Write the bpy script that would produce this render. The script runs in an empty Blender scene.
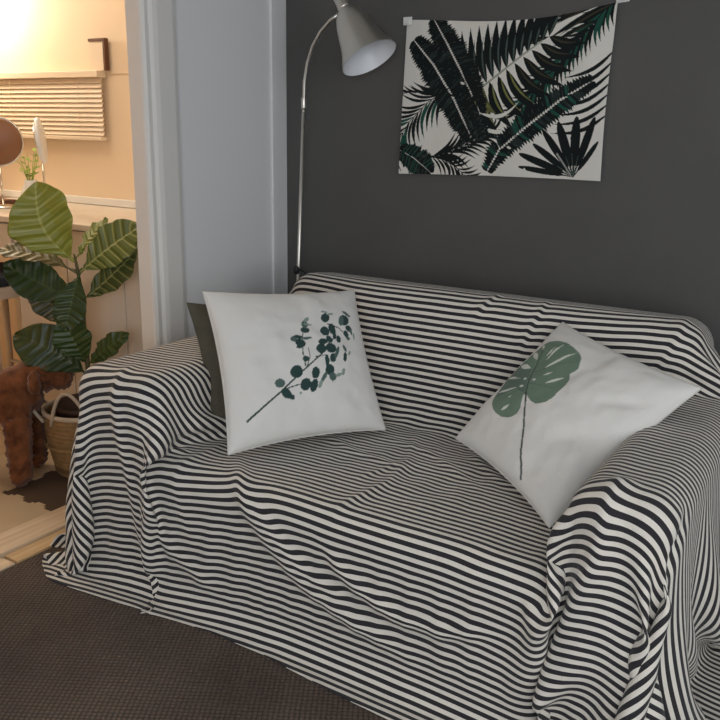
import bpy, bmesh, math, time
import numpy as np
from mathutils import Vector, Matrix
PI = math.pi
SC = bpy.context.scene
COL = SC.collection

# ------------------------------------------------------------------ camera
def make_camera():
    f, pitch, yaw, roll, H = 850.0, math.radians(15.4), math.radians(32), math.radians(1.0), 1.35
    fw = Vector((-math.sin(yaw)*math.cos(pitch), math.cos(yaw)*math.cos(pitch), -math.sin(pitch)))
    R0 = Vector((math.cos(yaw), math.sin(yaw), 0)); U0 = R0.cross(fw)
    R = math.cos(roll)*R0 + math.sin(roll)*U0; U = -math.sin(roll)*R0 + math.cos(roll)*U0
    cd = bpy.data.cameras.new('camera'); cd.sensor_width = 36; cd.lens = 36*f/720; cd.clip_start = .05
    o = bpy.data.objects.new('camera', cd); COL.objects.link(o)
    m = Matrix((R, U, -fw)).transposed().to_4x4(); m.translation = (0, 0, H)
    o.matrix_world = m; SC.camera = o
make_camera()

# ------------------------------------------------------------------ world, window daylight, exposure
w = bpy.data.worlds.new('world'); SC.world = w; w.use_nodes = True
w.node_tree.nodes['Background'].inputs[0].default_value = (.86, .90, .96, 1)
w.node_tree.nodes['Background'].inputs[1].default_value = .45
def area(name, loc, rot, sx, sy, power, col, spread=180):
    l = bpy.data.lights.new(name, 'AREA'); l.shape = 'RECTANGLE'; l.size = sx; l.size_y = sy
    l.energy = power; l.color = col; l.spread = math.radians(spread)
    o = bpy.data.objects.new(name, l); COL.objects.link(o); o.location = loc; o.rotation_euler = rot
    return o
# daylight coming in through the window behind and to the right of the camera
area('window_daylight', (.75, -1.72, 1.5), (math.radians(90), 0, 0), 1.9, 1.35, 46, (.95, .975, 1.0))
# second window in the right-hand wall
area('side_window_daylight', (1.92, .7, 1.55), (math.radians(90), 0, math.radians(90)), 1.3, 1.2, 14, (.95, .975, 1.0))
# ceiling lamp of the dressing room
area('dressing_room_ceiling_light', (-3.25, 2.0, 2.36), (0, 0, 0), .7, .7, 8, (1.0, .84, .66))
def point(name, loc, power, col, r):
    l = bpy.data.lights.new(name, 'POINT'); l.energy = power; l.color = col; l.shadow_soft_size = r
    o = bpy.data.objects.new(name, l); COL.objects.link(o); o.location = loc
    return o
point('wall_lamp_bulb_light', (-4.0, 2.62, 1.93), 15, (1.0, .88, .70), .07)
SC.view_settings.view_transform = 'Standard'
SC.view_settings.look = 'None'
SC.view_settings.gamma = 1
SC.view_settings.use_curve_mapping = False
SC.view_settings.exposure = 0.0

# ------------------------------------------------------------------ helpers
def lin(r, g, b):
    def c(x):
        x /= 255
        return x/12.92 if x <= .04045 else ((x+.055)/1.055)**2.4
    return (c(r), c(g), c(b), 1)
def material(name, color, rough=.6, metal=0, bump=None, vary=None, spec=.5, trans=0, emit=None, coat=0, sheen=0, vcol=None):
    """bump=(noise scale, strength)  vary=(scale, second colour, contrast)"""
    m = bpy.data.materials.new(name); m.use_nodes = True
    nt = m.node_tree; N = nt.nodes; L = nt.links; b = N['Principled BSDF']
    b.inputs['Base Color'].default_value = color; b.inputs['Roughness'].default_value = rough
    b.inputs['Metallic'].default_value = metal; b.inputs['Specular IOR Level'].default_value = spec
    b.inputs['Transmission Weight'].default_value = trans; b.inputs['Coat Weight'].default_value = coat
    b.inputs['Sheen Weight'].default_value = sheen
    tc = N.new('ShaderNodeTexCoord')
    if emit:
        b.inputs['Emission Color'].default_value = emit[0]; b.inputs['Emission Strength'].default_value = emit[1]
    if vary:
        n = N.new('ShaderNodeTexNoise'); n.inputs['Scale'].default_value = vary[0]; n.inputs['Detail'].default_value = 5
        L.new(tc.outputs['Object'], n.inputs['Vector'])
        r = N.new('ShaderNodeValToRGB'); k = vary[2] if len(vary) > 2 else .2
        r.color_ramp.elements[0].position = .5-k; r.color_ramp.elements[1].position = .5+k
        r.color_ramp.elements[0].color = color; r.color_ramp.elements[1].color = vary[1]
        L.new(n.outputs[0], r.inputs[0]); L.new(r.outputs[0], b.inputs['Base Color'])
    if vcol:
        a = N.new('ShaderNodeAttribute'); a.attribute_name = vcol
        L.new(a.outputs['Color'], b.inputs['Base Color'])
    if bump:
        n = N.new('ShaderNodeTexNoise'); n.inputs['Scale'].default_value = bump[0]; n.inputs['Detail'].default_value = 4
        L.new(tc.outputs['Object'], n.inputs['Vector'])
        bp = N.new('ShaderNodeBump'); bp.inputs['Strength'].default_value = bump[1]; bp.inputs['Distance'].default_value = .01
        L.new(n.outputs[0], bp.inputs['Height']); L.new(bp.outputs[0], b.inputs['Normal'])
    return m
def link(name, me, mat, parent=None, smooth=True, kind=None, label=None):
    o = bpy.data.objects.new(name, me); COL.objects.link(o)
    if mat: me.materials.append(mat)
    if smooth:
        me.polygons.foreach_set('use_smooth', [True]*len(me.polygons))
    if parent:
        o.parent = parent
        o.matrix_parent_inverse = Matrix.Translation(-parent.location) if parent.parent is None else Matrix.Identity(4)
    if kind: o['kind'] = kind
    if label: o['label'] = label
    return o
def child(o, parent):
    """parent a world-space mesh object while keeping where it stands"""
    o.parent = parent
    bpy.context.view_layer.update()
    o.matrix_parent_inverse = parent.matrix_world.inverted()
    return o
def tag(o, label, cat, group=None, kind=None):
    o['label'] = label; o['category'] = cat
    if group: o['group'] = group
    if kind: o['kind'] = kind
    return o
def thing(name, label, cat, loc, group=None):
    o = bpy.data.objects.new(name, None); COL.objects.link(o); o.location = loc; o.empty_display_size = .05
    return tag(o, label, cat, group)
class MB:
    """mesh collector, world coordinates"""
    def __init__(s): s.v = []; s.f = []
    def add(s, v, f):
        k = len(s.v); s.v += [tuple(p) for p in v]; s.f += [tuple(i+k for i in q) for q in f]; return s
    def box(s, x0, x1, y0, y1, z0, z1):
        v = [(x, y, z) for x in (x0, x1) for y in (y0, y1) for z in (z0, z1)]
        return s.add(v, [(0,1,3,2),(4,6,7,5),(0,4,5,1),(2,3,7,6),(0,2,6,4),(1,5,7,3)])
    def tube(s, pts, r, n=10, cap=True):
        pts = [Vector(p) for p in pts]; m = len(pts)
        rs = r if hasattr(r, '__len__') else [r]*m
        v = []; f = []; prev = None
        for i, p in enumerate(pts):
            t = (pts[min(i+1, m-1)]-pts[max(i-1, 0)]).normalized()
            if prev is None:
                a = Vector((0, 0, 1)) if abs(t.z) < .9 else Vector((1, 0, 0)); u = t.cross(a).normalized()
            else: u = (prev-t*prev.dot(t)).normalized()
            prev = u; w_ = t.cross(u)
            for k in range(n):
                a = 2*PI*k/n; v.append(p+(u*math.cos(a)+w_*math.sin(a))*rs[i])
        for i in range(m-1):
            for k in range(n): f.append((i*n+k, i*n+(k+1) % n, (i+1)*n+(k+1) % n, (i+1)*n+k))
        if cap: f.append(tuple(range(n))[::-1]); f.append(tuple((m-1)*n+k for k in range(n)))
        return s.add(v, f)
    def lathe(s, prof, base, axis=(0, 0, 1), n=40, close=False):
        ax = Vector(axis).normalized(); a = Vector((1, 0, 0)) if abs(ax.x) < .9 else Vector((0, 1, 0))
        u = ax.cross(a).normalized(); w_ = ax.cross(u); b = Vector(base); v = []; f = []
        for r, h in prof:
            for k in range(n):
                t = 2*PI*k/n; v.append(b+ax*h+(u*math.cos(t)+w_*math.sin(t))*r)
        m = len(prof)
        for i in range(m-1):
            for k in range(n): f.append((i*n+k, i*n+(k+1) % n, (i+1)*n+(k+1) % n, (i+1)*n+k))
        if close:
            f.append(tuple(range(n))[::-1]); f.append(tuple((m-1)*n+k for k in range(n)))
        return s.add(v, f)
    def build(s, name, mat, parent=None, smooth=False, bevel=0, kind=None, label=None, seg=2):
        me = bpy.data.meshes.new(name); me.from_pydata(s.v, [], s.f); me.update()
        bm = bmesh.new(); bm.from_mesh(me); bmesh.ops.recalc_face_normals(bm, faces=bm.faces)
        if bevel: bmesh.ops.bevel(bm, geom=list(bm.edges), offset=bevel, segments=seg, affect='EDGES', profile=.5, clamp_overlap=True)
        bm.to_mesh(me); bm.free()
        o = bpy.data.objects.new(name, me); COL.objects.link(o); me.materials.append(mat)
        if smooth: me.polygons.foreach_set('use_smooth', [True]*len(me.polygons))
        if kind: o['kind'] = kind
        if label: o['label'] = label
        if parent: child(o, parent)
        return o
def grid_obj(name, P, mat, parent=None, uv=None, color=None, flip=False, live=None):
    """P: (rows, cols, 3) array -> quad sheet"""
    nv, nu = P.shape[:2]; me = bpy.data.meshes.new(name)
    i = np.arange(nv*nu).reshape(nv, nu)
    q = np.stack([i[:-1, :-1], i[:-1, 1:], i[1:, 1:], i[1:, :-1]], -1).reshape(-1, 4)
    if flip: q = q[:, ::-1]
    V = P.reshape(-1, 3); uvv = uv.reshape(-1, 2) if uv is not None else None; faces = q.tolist()
    if live is not None:
        # cut the sheet cleanly along the zero line of `live`
        g = live.reshape(-1); s = g[q]; faces = q[(s >= 0).all(1)].tolist(); nvx = []; nuv = []; cut = {}
        for f in q[(s >= 0).any(1) & (s < 0).any(1)].tolist():
            out = []
            for a_, b_ in zip(f, f[1:]+f[:1]):
                if g[a_] >= 0: out.append(a_)
                if (g[a_] >= 0) != (g[b_] >= 0):
                    k = (min(a_, b_), max(a_, b_))
                    if k not in cut:
                        t = g[k[0]]/(g[k[0]]-g[k[1]]); cut[k] = len(V)+len(nvx)
                        nvx.append(V[k[0]]*(1-t)+V[k[1]]*t); nuv.append(uvv[k[0]]*(1-t)+uvv[k[1]]*t)
                    out.append(cut[k])
            if len(out) > 2: faces.append(out)
        V = np.concatenate([V, nvx]); uvv = np.concatenate([uvv, nuv])
    me.from_pydata(V.tolist(), [], faces)
    if uv is not None:
        l = me.uv_layers.new(name='UVMap'); idx = np.concatenate([np.array(f) for f in faces])
        l.data.foreach_set('uv', uvv[idx].astype(np.float32).ravel())
    if color is not None:
        a = me.color_attributes.new('print', 'FLOAT_COLOR', 'POINT')
        c = np.concatenate([color.reshape(-1, 3), np.ones((nv*nu, 1))], 1)
        a.data.foreach_set('color', c.astype(np.float32).ravel())
    me.update()
    if live is not None:
        bm = bmesh.new(); bm.from_mesh(me); bmesh.ops.delete(bm, geom=[v for v in bm.verts if not v.link_faces], context='VERTS'); bm.to_mesh(me); bm.free()
    o = bpy.data.objects.new(name, me); COL.objects.link(o); me.materials.append(mat)
    me.polygons.foreach_set('use_smooth', [True]*len(me.polygons))
    if parent: child(o, parent)
    return o
# ---- throw draped over the sofa: a small cloth solver (position based) ----
SEAT_Z=.43; ARM_Z=.655
BOXES=[ # centre, half size, corner radius, tilt about X
 ((-1.13,1.93,.215),(.62,.335,.205),.055,0),      # seat
 ((-1.842,2.10,.325),(.152,.50,.32),.06,0),       # left arm
 ((-.382,2.10,.322),(.102,.50,.316),.06,0),        # right arm
 ((-1.11,2.475,.43),(.70,.125,.395),.075,-.13),     # back
]
def sdf(P):
    best=None; G=None
    for (c,h,r,t) in BOXES:
        q=P-np.array(c)
        ct,st=np.cos(t),np.sin(t)
        y=ct*q[...,1]+st*q[...,2]; z=-st*q[...,1]+ct*q[...,2]
        l=np.stack([q[...,0],y,z],-1)
        a=np.abs(l)-(np.array(h)-r)
        m=np.maximum(a,0); ln=np.sqrt((m**2).sum(-1))+1e-9
        ins=a.max(-1); out=ins>0
        d=np.where(out,ln,ins)-r
        k=a.argmax(-1)
        gi=np.zeros_like(l); np.put_along_axis(gi,k[...,None],1.0,-1)
        g=np.where(out[...,None],m/ln[...,None],gi)*np.sign(l)
        g=np.stack([g[...,0],ct*g[...,1]-st*g[...,2],st*g[...,1]+ct*g[...,2]],-1)
        if best is None: best,G=d,g
        else:
            s=d<best; best=np.where(s,d,best); G=np.where(s[...,None],g,G)
    return best,G
def poly(pts,s):
    pts=np.array(pts,float); L=np.r_[0,np.cumsum(np.linalg.norm(np.diff(pts,axis=0),axis=1))]
    return np.stack([np.interp(s,L,pts[:,k]) for k in range(pts.shape[1])],-1),L
def drape(res=.02,steps=240,seed=3,log=False):
    rng=np.random.RandomState(seed)
    prof=[(-2.08,.0),(-2.01,.66),(-1.685,.66),(-1.66,.44),(-.53,.44),(-.49,.66),(-.27,.66),(-.19,.0)]
    _,L=poly(prof,0); W=L[-1]
    nu=int(W/res)+1; s=np.linspace(0,W,nu)
    Px,_=poly(prof,s)
    sc=(L[3]+L[4])/2
    xm=(prof[3][0]+prof[4][0])/2
    # straight profile for the rows over the back rest
    bx=.72; st=s-sc
    Bx=xm+np.clip(st,-bx,bx)+np.sign(st)*np.maximum(np.abs(st)-bx,0)*.1
    Bd=np.maximum(np.abs(st)-bx,0)
    # depth profile (y,z) over back, seat, front
    dep=[(2.69,.50),(2.66,.80),(2.60,.85),(2.46,.845),(2.41,.81),(2.235,.44),(1.60,.44),(1.53,.0),(1.47,-.0)]
    _,LD=poly(dep,0); D=LD[-1]
    dp_arm=[(2.69,.50),(2.66,.80),(2.60,.85),(2.46,.845),(2.42,.81),(2.38,.67),(1.58,.665),(1.53,.0),(1.45,0)]
    nv=int(D/res)+1; t=np.linspace(0,D,nv)
    T,U=np.meshgrid(t,s,indexing='ij')   # rows v, cols u
    # the throw sits skewed towards the front on the left arm
    sk=.16*np.clip((L[3]+.03-U)/.30,0,1)
    sk=sk*np.clip((T-.45)/.4,0,1)
    lr=(U<L[3])|(U>L[4])
    sp,_=poly(dep,T); ap,_=poly(dp_arm,T+sk+.0)
    P=np.zeros((nv,nu,3))
    onarm=np.clip(np.minimum(np.abs(U-sc)-(L[4]-L[3])/2,.2)/.2,0,1)
    w=np.clip((T-LD[4])/(LD[5]-LD[4]),0,1)      # 0 over the back, 1 on the seat
    w=w*w*(3-2*w)
    # seat/arm rows
    y=sp[...,0]*(1-onarm)+ap[...,0]*onarm
    ztop=sp[...,1]*(1-onarm)+ap[...,1]*onarm
    outer=np.maximum(np.maximum(L[1]-U,U-L[6]),0)
    zs=np.maximum(ztop-outer,.0+.02*rng.rand(nv,nu))
    zs=np.where(T<LD[6],np.where(outer>0,np.minimum(zs,.66-outer*.98),zs),zs)
    xs=np.broadcast_to(Px[:,0],(nv,nu)).copy()
    # front corners: the spare cloth stands out from the corner
    fr=np.clip((T+sk-LD[6])/.5,0,1)
    sgn=np.where(U<sc,-1,1)
    k=np.minimum(outer/.6,1)*fr
    xs+=sgn*k*.10; y=y-k*.05
    # back rows
    xb=np.broadcast_to(Bx,(nv,nu)); zb=np.maximum(sp[...,1]-Bd[None,:],.02)
    P[...,0]=xs*w+xb*(1-w); P[...,1]=y*w+sp[...,0]*(1-w); P[...,2]=zs*w+zb*(1-w)
    P[...,2]=np.maximum(P[...,2],.006)
    P+=rng.normal(0,.0015,P.shape)
    X=P.copy(); V=np.zeros_like(X)
    hu=W/(nu-1)*1.02; hv=D/(nv-1)*1.0
    fx_=np.maximum(T+np.where(U<sc,sk,0)-LD[6],0)
    outer_=np.where(U<sc,outer+.17,outer)
    wob=.012*np.sin(U*7+1)+.008*np.sin(T*9+U*3)
    keep=np.maximum(np.maximum(.62+wob-np.hypot(outer_,fx_),.04-outer_),.04-fx_)
    ka=np.clip(sk/.16,0,1); lim=(.405+.08*np.clip((U-1.3)/1.1,0,1))*(1-ka)+.59*ka
    keep=np.minimum(keep,np.where(U<sc+.5,lim+wob*.6-(T+sk-LD[6]),1))
    live=keep>-.02
    live=live.astype(float)[...,None]
    def solve(X,a,b,rest,stiff):
        d=X[b]-X[a]; l=np.sqrt((d*d).sum(-1,keepdims=True))+1e-12
        c=d*(.5*stiff*(l-rest)/l)*(live[a]*live[b])
        X[a]+=c; X[b]-=c
    sl=slice
    # the hanging front is gathered a little where the arms meet the seat and at the corners
    fu=np.ones((nv,nu)); fr_=np.clip((T+np.where(U<sc,sk,0)-LD[6]+.06)/.15,0,1)
    inL=np.clip((U-L[2]+.02)/.04,0,1)*np.clip((L[3]+.04-U)/.04,0,1)
    inR=np.clip((U-L[4]+.04)/.04,0,1)*np.clip((L[5]+.02-U)/.04,0,1)
    oL=np.clip((L[1]+.03-U)/.05,0,1)*np.clip((U-L[1]+.40)/.1,0,1)
    fu-=fr_*(.62*inL+.45*inR+.34*oL)
    RU=fu*hu
    cons=[]
    for off,stf in ((1,1.0),(2,.12),(4,.035)):
        for p in range(2):
            for q in range(off):
                st0=p*off+q
                def idx(n): 
                    i=np.arange(n-off); return i[((i//off)%2==p)&(i%off==q)]
                i=idx(nu); cons.append(((sl(None),i),(sl(None),i+off),sum(RU[:,i+o_] for o_ in range(off))[...,None],stf))
                i=idx(nv); cons.append(((i,),(i+off,),hv*off,stf))
    hd=np.hypot(hu,hv)
    for p in range(2):
        i=np.arange(p,nv-1,2)
        cons.append(((i,sl(0,-1)),(i+1,sl(1,None)),hd,.10))
        cons.append(((i,sl(1,None)),(i+1,sl(0,-1)),hd,.10))
    dt=1/170.; t0=time.time()
    for it in range(steps):
        damp=.985 if it<steps*.6 else .93
        V[...,2]-=9.8*dt
        Xo=X.copy(); X+=V*dt
        for rep in range(5):
            for a,b,r,st_ in cons: solve(X,a,b,r,st_)
        # contact
        d,g=sdf(X); th=.012
        pen=np.maximum(th-d,0)
        hit=pen>0
        X+=g*np.minimum(pen,.05)[...,None]
        mv=X-Xo; n=(mv*g).sum(-1,keepdims=True)*g; tan=mv-n
        tl=np.sqrt((tan**2).sum(-1,keepdims=True))+1e-12
        mu=.35
        X-=np.where(hit[...,None],tan*np.minimum(1,mu*np.maximum(pen[...,None],.0006)/tl),0)
        fl=X[...,2]<.010
        X[...,2]=np.maximum(X[...,2],.010)
        X[...,:2]-=np.where(fl[...,None],(X-Xo)[...,:2]*.6,0)
        X[...,1]=np.minimum(X[...,1],2.86)
        X[...,0]=np.maximum(X[...,0],np.where(X[...,1]>2.1,-2.16,-2.28))
        V=(X-Xo)/dt*damp
        sp_=np.sqrt((V**2).sum(-1,keepdims=True)); V*=np.minimum(1,2.0/(sp_+1e-9))
    if log: print('drape',nv,nu,time.time()-t0,'vel',np.abs(V).mean())
    return X,U,T,keep
# ------------------------------------------------------------------ the room
WX = -2.18            # face of the left wall
WB = 2.88             # face of the back wall
CZ = 2.42
M = {}
M['grey_paint'] = material('dark_grey_paint', lin(82, 81, 80), .75, bump=(9, .25), vary=(3.5, lin(90, 89, 87), .25))
M['white_paint'] = material('cool_white_paint', lin(238, 239, 240), .7, bump=(14, .12))
M['trim_paint'] = material('white_gloss_trim', lin(236, 234, 230), .42)
M['peach_paint'] = material('warm_cream_paint', lin(238, 214, 184), .7, bump=(10, .1))
M['ceiling'] = material('ceiling_white', lin(220, 220, 218), .8)
M['floor'] = material('grey_floor', lin(150, 150, 152), .5, vary=(6, lin(136, 136, 139), .3))
M['lam'] = material('beige_floor', lin(196, 170, 138), .5, vary=(3, lin(184, 156, 124), .3))
def struct(name, mb, m, bevel=0):
    return mb.build(name, m, kind='structure', bevel=bevel)
struct('floor', MB().box(-2.2, 2.0, -1.8, 3.0, -.1, 0), M['floor'])
struct('floor_dressing_room', MB().box(-4.4, -2.2, .4, 3.0, -.1, 0), M['lam'])
struct('ceiling', MB().box(-4.5, 2.1, -1.9, 3.0, CZ, CZ+.1), M['ceiling'])
struct('wall_back', MB().box(WX, 2.1, WB, WB+.12, 0, CZ), M['grey_paint'])
# left wall: solid stub between the doorway and the corner, lintel, and the part before the door
struct('wall_left', MB().box(WX-.055, WX, 2.15, WB+.12, 0, CZ).box(WX-.055, WX, 1.15, 2.15, 2.05, CZ)
       .box(WX-.055, WX, -1.9, 1.15, 0, CZ), M['white_paint'])
struct('trim_9', MB().box(WX, WX+.010, 2.785, WB, 0, CZ), M['white_paint'], .003)
struct('wall_dressing_room_back', MB().box(-4.5, WX-.0, WB, WB+.12, 0, CZ), M['peach_paint'])
struct('wall_dressing_room_left', MB().box(-4.5, -4.4, .3, WB, 0, CZ), M['peach_paint'])
struct('wall_dressing_room_front', MB().box(-4.4, WX-.1, .3, .4, 0, CZ), M['peach_paint'])
# right wall and front wall, each with a window opening
wr = MB().box(2.0, 2.1, -1.9, .0, 0, CZ).box(2.0, 2.1, 1.4, WB+.12, 0, CZ).box(2.0, 2.1, 0, 1.4, 0, .9).box(2.0, 2.1, 0, 1.4, 2.2, CZ)
struct('wall_right', wr, M['white_paint'])
wf = MB().box(-2.28, -.3, -1.9, -1.8, 0, CZ).box(1.8, 2.0, -1.9, -1.8, 0, CZ).box(-.3, 1.8, -1.9, -1.8, 0, .75).box(-.3, 1.8, -1.9, -1.8, 2.25, CZ)
struct('wall_front', wf, M['white_paint'])
# door casing and jamb (moulded profile extruded vertically)
def extrude_profile(pts, z0, z1):
    n = len(pts); v = [(x, y, z0) for x, y in pts]+[(x, y, z1) for x, y in pts]
    f = [(i, (i+1) % n, n+(i+1) % n, n+i) for i in range(n)]+[tuple(range(n)), tuple(range(n, 2*n))]
    return MB().add(v, f)
x = WX
prof = [(x-.062, 2.105), (x-.004, 2.105), (x+.004, 2.108), (x+.010, 2.118), (x+.010, 2.128), (x+.004, 2.134), (x+.004, 2.142),
        (x+.016, 2.148), (x+.020, 2.165), (x+.020, 2.235), (x+.016, 2.252), (x+.006, 2.262), (x+.001, 2.262), (x+.001, 2.155), (x-.062, 2.155)]
struct('trim_1', extrude_profile(prof, .012, 2.05), M['trim_paint'])
prof2 = [(px, 1.15-(py-2.15)) for px, py in prof]
struct('trim_2', extrude_profile(prof2, .012, 2.05), M['trim_paint'])
struct('trim_3', MB().box(WX-.08, WX+.02, 1.035, 2.262, 2.05, 2.16), M['trim_paint'], .004)
# timber threshold
def wood(name, c1, c2, sx=2.0, sy=60.0):
    m = material(name, c1, .5); nt = m.node_tree; N = nt.nodes; L = nt.links
    tc = N.new('ShaderNodeTexCoord'); mp = N.new('ShaderNodeMapping'); mp.inputs['Scale'].default_value = (sy, sx, sy)
    n = N.new('ShaderNodeTexNoise'); n.inputs['Scale'].default_value = 1; n.inputs['Detail'].default_value = 6
    r = N.new('ShaderNodeValToRGB'); r.color_ramp.elements[0].position = .3; r.color_ramp.elements[1].position = .7
    r.color_ramp.elements[0].color = c1; r.color_ramp.elements[1].color = c2
    L.new(tc.outputs['Object'], mp.inputs[0]); L.new(mp.outputs[0], n.inputs['Vector']); L.new(n.outputs[0], r.inputs[0])
    L.new(r.outputs[0], N['Principled BSDF'].inputs['Base Color'])
    return m
M['pine'] = wood('pale_pine', lin(226, 205, 178), lin(204, 178, 148))
M['pine2'] = wood('yellow_pine', lin(214, 184, 138), lin(196, 160, 116))
struct('trim_4', MB().box(-2.37, -2.245, 1.15, 2.105, 0, .022), M['pine'], .003)
struct('trim_5', MB().box(-2.245, -2.178, 1.474, 2.105, 0, .012), M['pine2'], .002)
struct('trim_6', MB().box(-2.245, -2.178, 1.15, 1.466, 0, .010), M['pine'], .002)
struct('baseboard_back', MB().box(WX, 2.0, WB-.014, WB, 0, .08), M['trim_paint'], .003)
struct('baseboard_left', MB().box(WX, WX+.014, 2.262, WB-.014, 0, .08), M['trim_paint'], .003)

# ------------------------------------------------------------------ rug with a waffle pile
def waffle():
    m = material('brown_waffle_pile', lin(84, 76, 71), .95, spec=.15, sheen=.1)
    nt = m.node_tree; N = nt.nodes; L = nt.links; b = N['Principled BSDF']
    tc = N.new('ShaderNodeTexCoord'); mp = N.new('ShaderNodeMapping'); mp.inputs['Rotation'].default_value = (0, 0, math.radians(-30)); L.new(tc.outputs['Object'], mp.inputs[0])
    sp = N.new('ShaderNodeSeparateXYZ'); L.new(mp.outputs[0], sp.inputs[0])
    def mth(op, a, bb=None):
        n = N.new('ShaderNodeMath'); n.operation = op
        for k, q in enumerate((a, bb)):
            if q is None: continue
            if isinstance(q, (int, float)): n.inputs[k].default_value = q
            else: L.new(q, n.inputs[k])
        return n.outputs[0]
    fx = mth('ABSOLUTE', mth('SINE', mth('MULTIPLY', sp.outputs[0], PI/.0125)))
    fy = mth('ABSOLUTE', mth('SINE', mth('MULTIPLY', sp.outputs[1], PI/.0125)))
    h = mth('POWER', mth('MULTIPLY', fx, fy), .6)
    n = N.new('ShaderNodeTexNoise'); n.inputs['Scale'].default_value = 350; L.new(tc.outputs['Object'], n.inputs['Vector'])
    hh = mth('ADD', h, mth('MULTIPLY', n.outputs[0], .35))
    bp = N.new('ShaderNodeBump'); bp.inputs['Strength'].default_value = 1; bp.inputs['Distance'].default_value = .005
    L.new(hh, bp.inputs['Height']); L.new(bp.outputs[0], b.inputs['Normal'])
    n2 = N.new('ShaderNodeTexNoise'); n2.inputs['Scale'].default_value = 3.0; n2.inputs['Detail'].default_value = 6; L.new(tc.outputs['Object'], n2.inputs['Vector'])
    r = N.new('ShaderNodeValToRGB'); r.color_ramp.elements[0].position = .35; r.color_ramp.elements[1].position = .68
    r.color_ramp.elements[0].color = lin(92, 76, 67); r.color_ramp.elements[1].color = lin(118, 102, 90)
    L.new(n2.outputs[0], r.inputs[0])
    mx = N.new('ShaderNodeMix'); mx.data_type = 'RGBA'; mx.blend_type = 'MULTIPLY'; mx.inputs[0].default_value = 1
    g = N.new('ShaderNodeValToRGB'); g.color_ramp.elements[0].color = (.30, .29, .28, 1); g.color_ramp.elements[1].color = (1, 1, 1, 1); g.color_ramp.elements[1].position = .8
    L.new(h, g.inputs[0]); L.new(r.outputs[0], mx.inputs[6]); L.new(g.outputs[0], mx.inputs[7])
    L.new(mx.outputs[2], b.inputs['Base Color'])
    return m
M['rug'] = waffle()
tag(MB().box(-2.176, -.33, -.9, 2.25, .0005, .006).build('rug', M['rug'], bevel=.002),
    'dark brown waffle-textured rug in front of the striped sofa', 'rug')
# ------------------------------------------------------------------ sofa body (all under the throw)
M['sofa'] = material('grey_upholstery', lin(120, 120, 122), .9, bump=(200, .2))
sofa = thing('sofa', 'two-seat sofa hidden under the black and white striped throw', 'sofa', (-1.125, 2.1, 0))
def rbox(c, h, r, tilt, shrink=.014):
    mb = MB(); hx, hy, hz = [q-shrink for q in h]; mb.box(-hx, hx, -hy, hy, -hz, hz)
    R = Matrix.Rotation(tilt, 4, 'X')
    mb.v = [tuple(R @ Vector(p)+Vector(c)) for p in mb.v]
    return mb
for nm, (c, h, r, t) in zip(('seat', 'arm', 'arm', 'backrest'), BOXES):
    rbox(c, h, r, t).build(nm, M['sofa'], sofa, smooth=True, bevel=r, seg=5)
# ------------------------------------------------------------------ the striped throw
def stripes():
    m = material('black_white_stripe_cotton', (1, 1, 1, 1), .9, spec=.2, sheen=.15)
    nt = m.node_tree; N = nt.nodes; L = nt.links; b = N['Principled BSDF']
    uv = N.new('ShaderNodeUVMap'); uv.uv_map = 'UVMap'
    sp = N.new('ShaderNodeSeparateXYZ'); L.new(uv.outputs[0], sp.inputs[0])
    def mth(op, a, bb=None, c=None):
        n = N.new('ShaderNodeMath'); n.operation = op
        for k, q in enumerate((a, bb, c)):
            if q is None: continue
            if isinstance(q, (int, float)): n.inputs[k].default_value = q
            else: L.new(q, n.inputs[k])
        return n.outputs[0]
    fr = mth('FRACT', mth('DIVIDE', sp.outputs[1], .0208))
    st = mth('GREATER_THAN', fr, .49)
    # woven look: fine ribs
    rib = mth('SINE', mth('MULTIPLY', sp.outputs[1], 2*PI/.0022))
    rib2 = mth('SINE', mth('MULTIPLY', sp.outputs[0], 2*PI/.0022))
    wv = mth('MULTIPLY_ADD', mth('MULTIPLY', rib, rib2), .5, .5)
    mx = N.new('ShaderNodeMix'); mx.data_type = 'RGBA'
    mx.inputs[6].default_value = lin(226, 220, 210); mx.inputs[7].default_value = lin(48, 46, 50)
    L.new(st, mx.inputs[0]); L.new(mx.outputs[2], b.inputs['Base Color'])
    tc = N.new('ShaderNodeTexCoord')
    n = N.new('ShaderNodeTexNoise'); n.inputs['Scale'].default_value = 28; n.inputs['Detail'].default_value = 4; L.new(tc.outputs['Object'], n.inputs['Vector'])
    h = mth('MULTIPLY_ADD', wv, .03, n.outputs[0])
    bp = N.new('ShaderNodeBump'); bp.inputs['Strength'].default_value = .45; bp.inputs['Distance'].default_value = .012
    L.new(h, bp.inputs['Height']); L.new(bp.outputs[0], b.inputs['Normal'])
    return m
M['stripe'] = stripes()
X, U, T, LIVE = drape()
def up2(A):
    def mid(B):
        p = np.concatenate([2*B[:1]-B[1:2], B, 2*B[-1:]-B[-2:-1]], 0)
        m = (-p[:-3]+9*p[1:-2]+9*p[2:-1]-p[3:])/16
        out = np.empty((2*len(B)-1,)+B.shape[1:]); out[::2] = B; out[1::2] = m; return out
    A = mid(A); return np.swapaxes(mid(np.swapaxes(A, 0, 1)), 0, 1)
X = up2(X); U = up2(U); T = up2(T); LIVE = up2(LIVE)
def normals(X):
    gu = np.gradient(X, axis=1); gv = np.gradient(X, axis=0); n = np.cross(gu, gv)
    n /= np.linalg.norm(n, axis=-1, keepdims=True)+1e-9; return n
NR = normals(X)
if NR[60, 170, 2] < 0 and NR[130, 170, 2] < 0: NR = -NR
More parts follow.
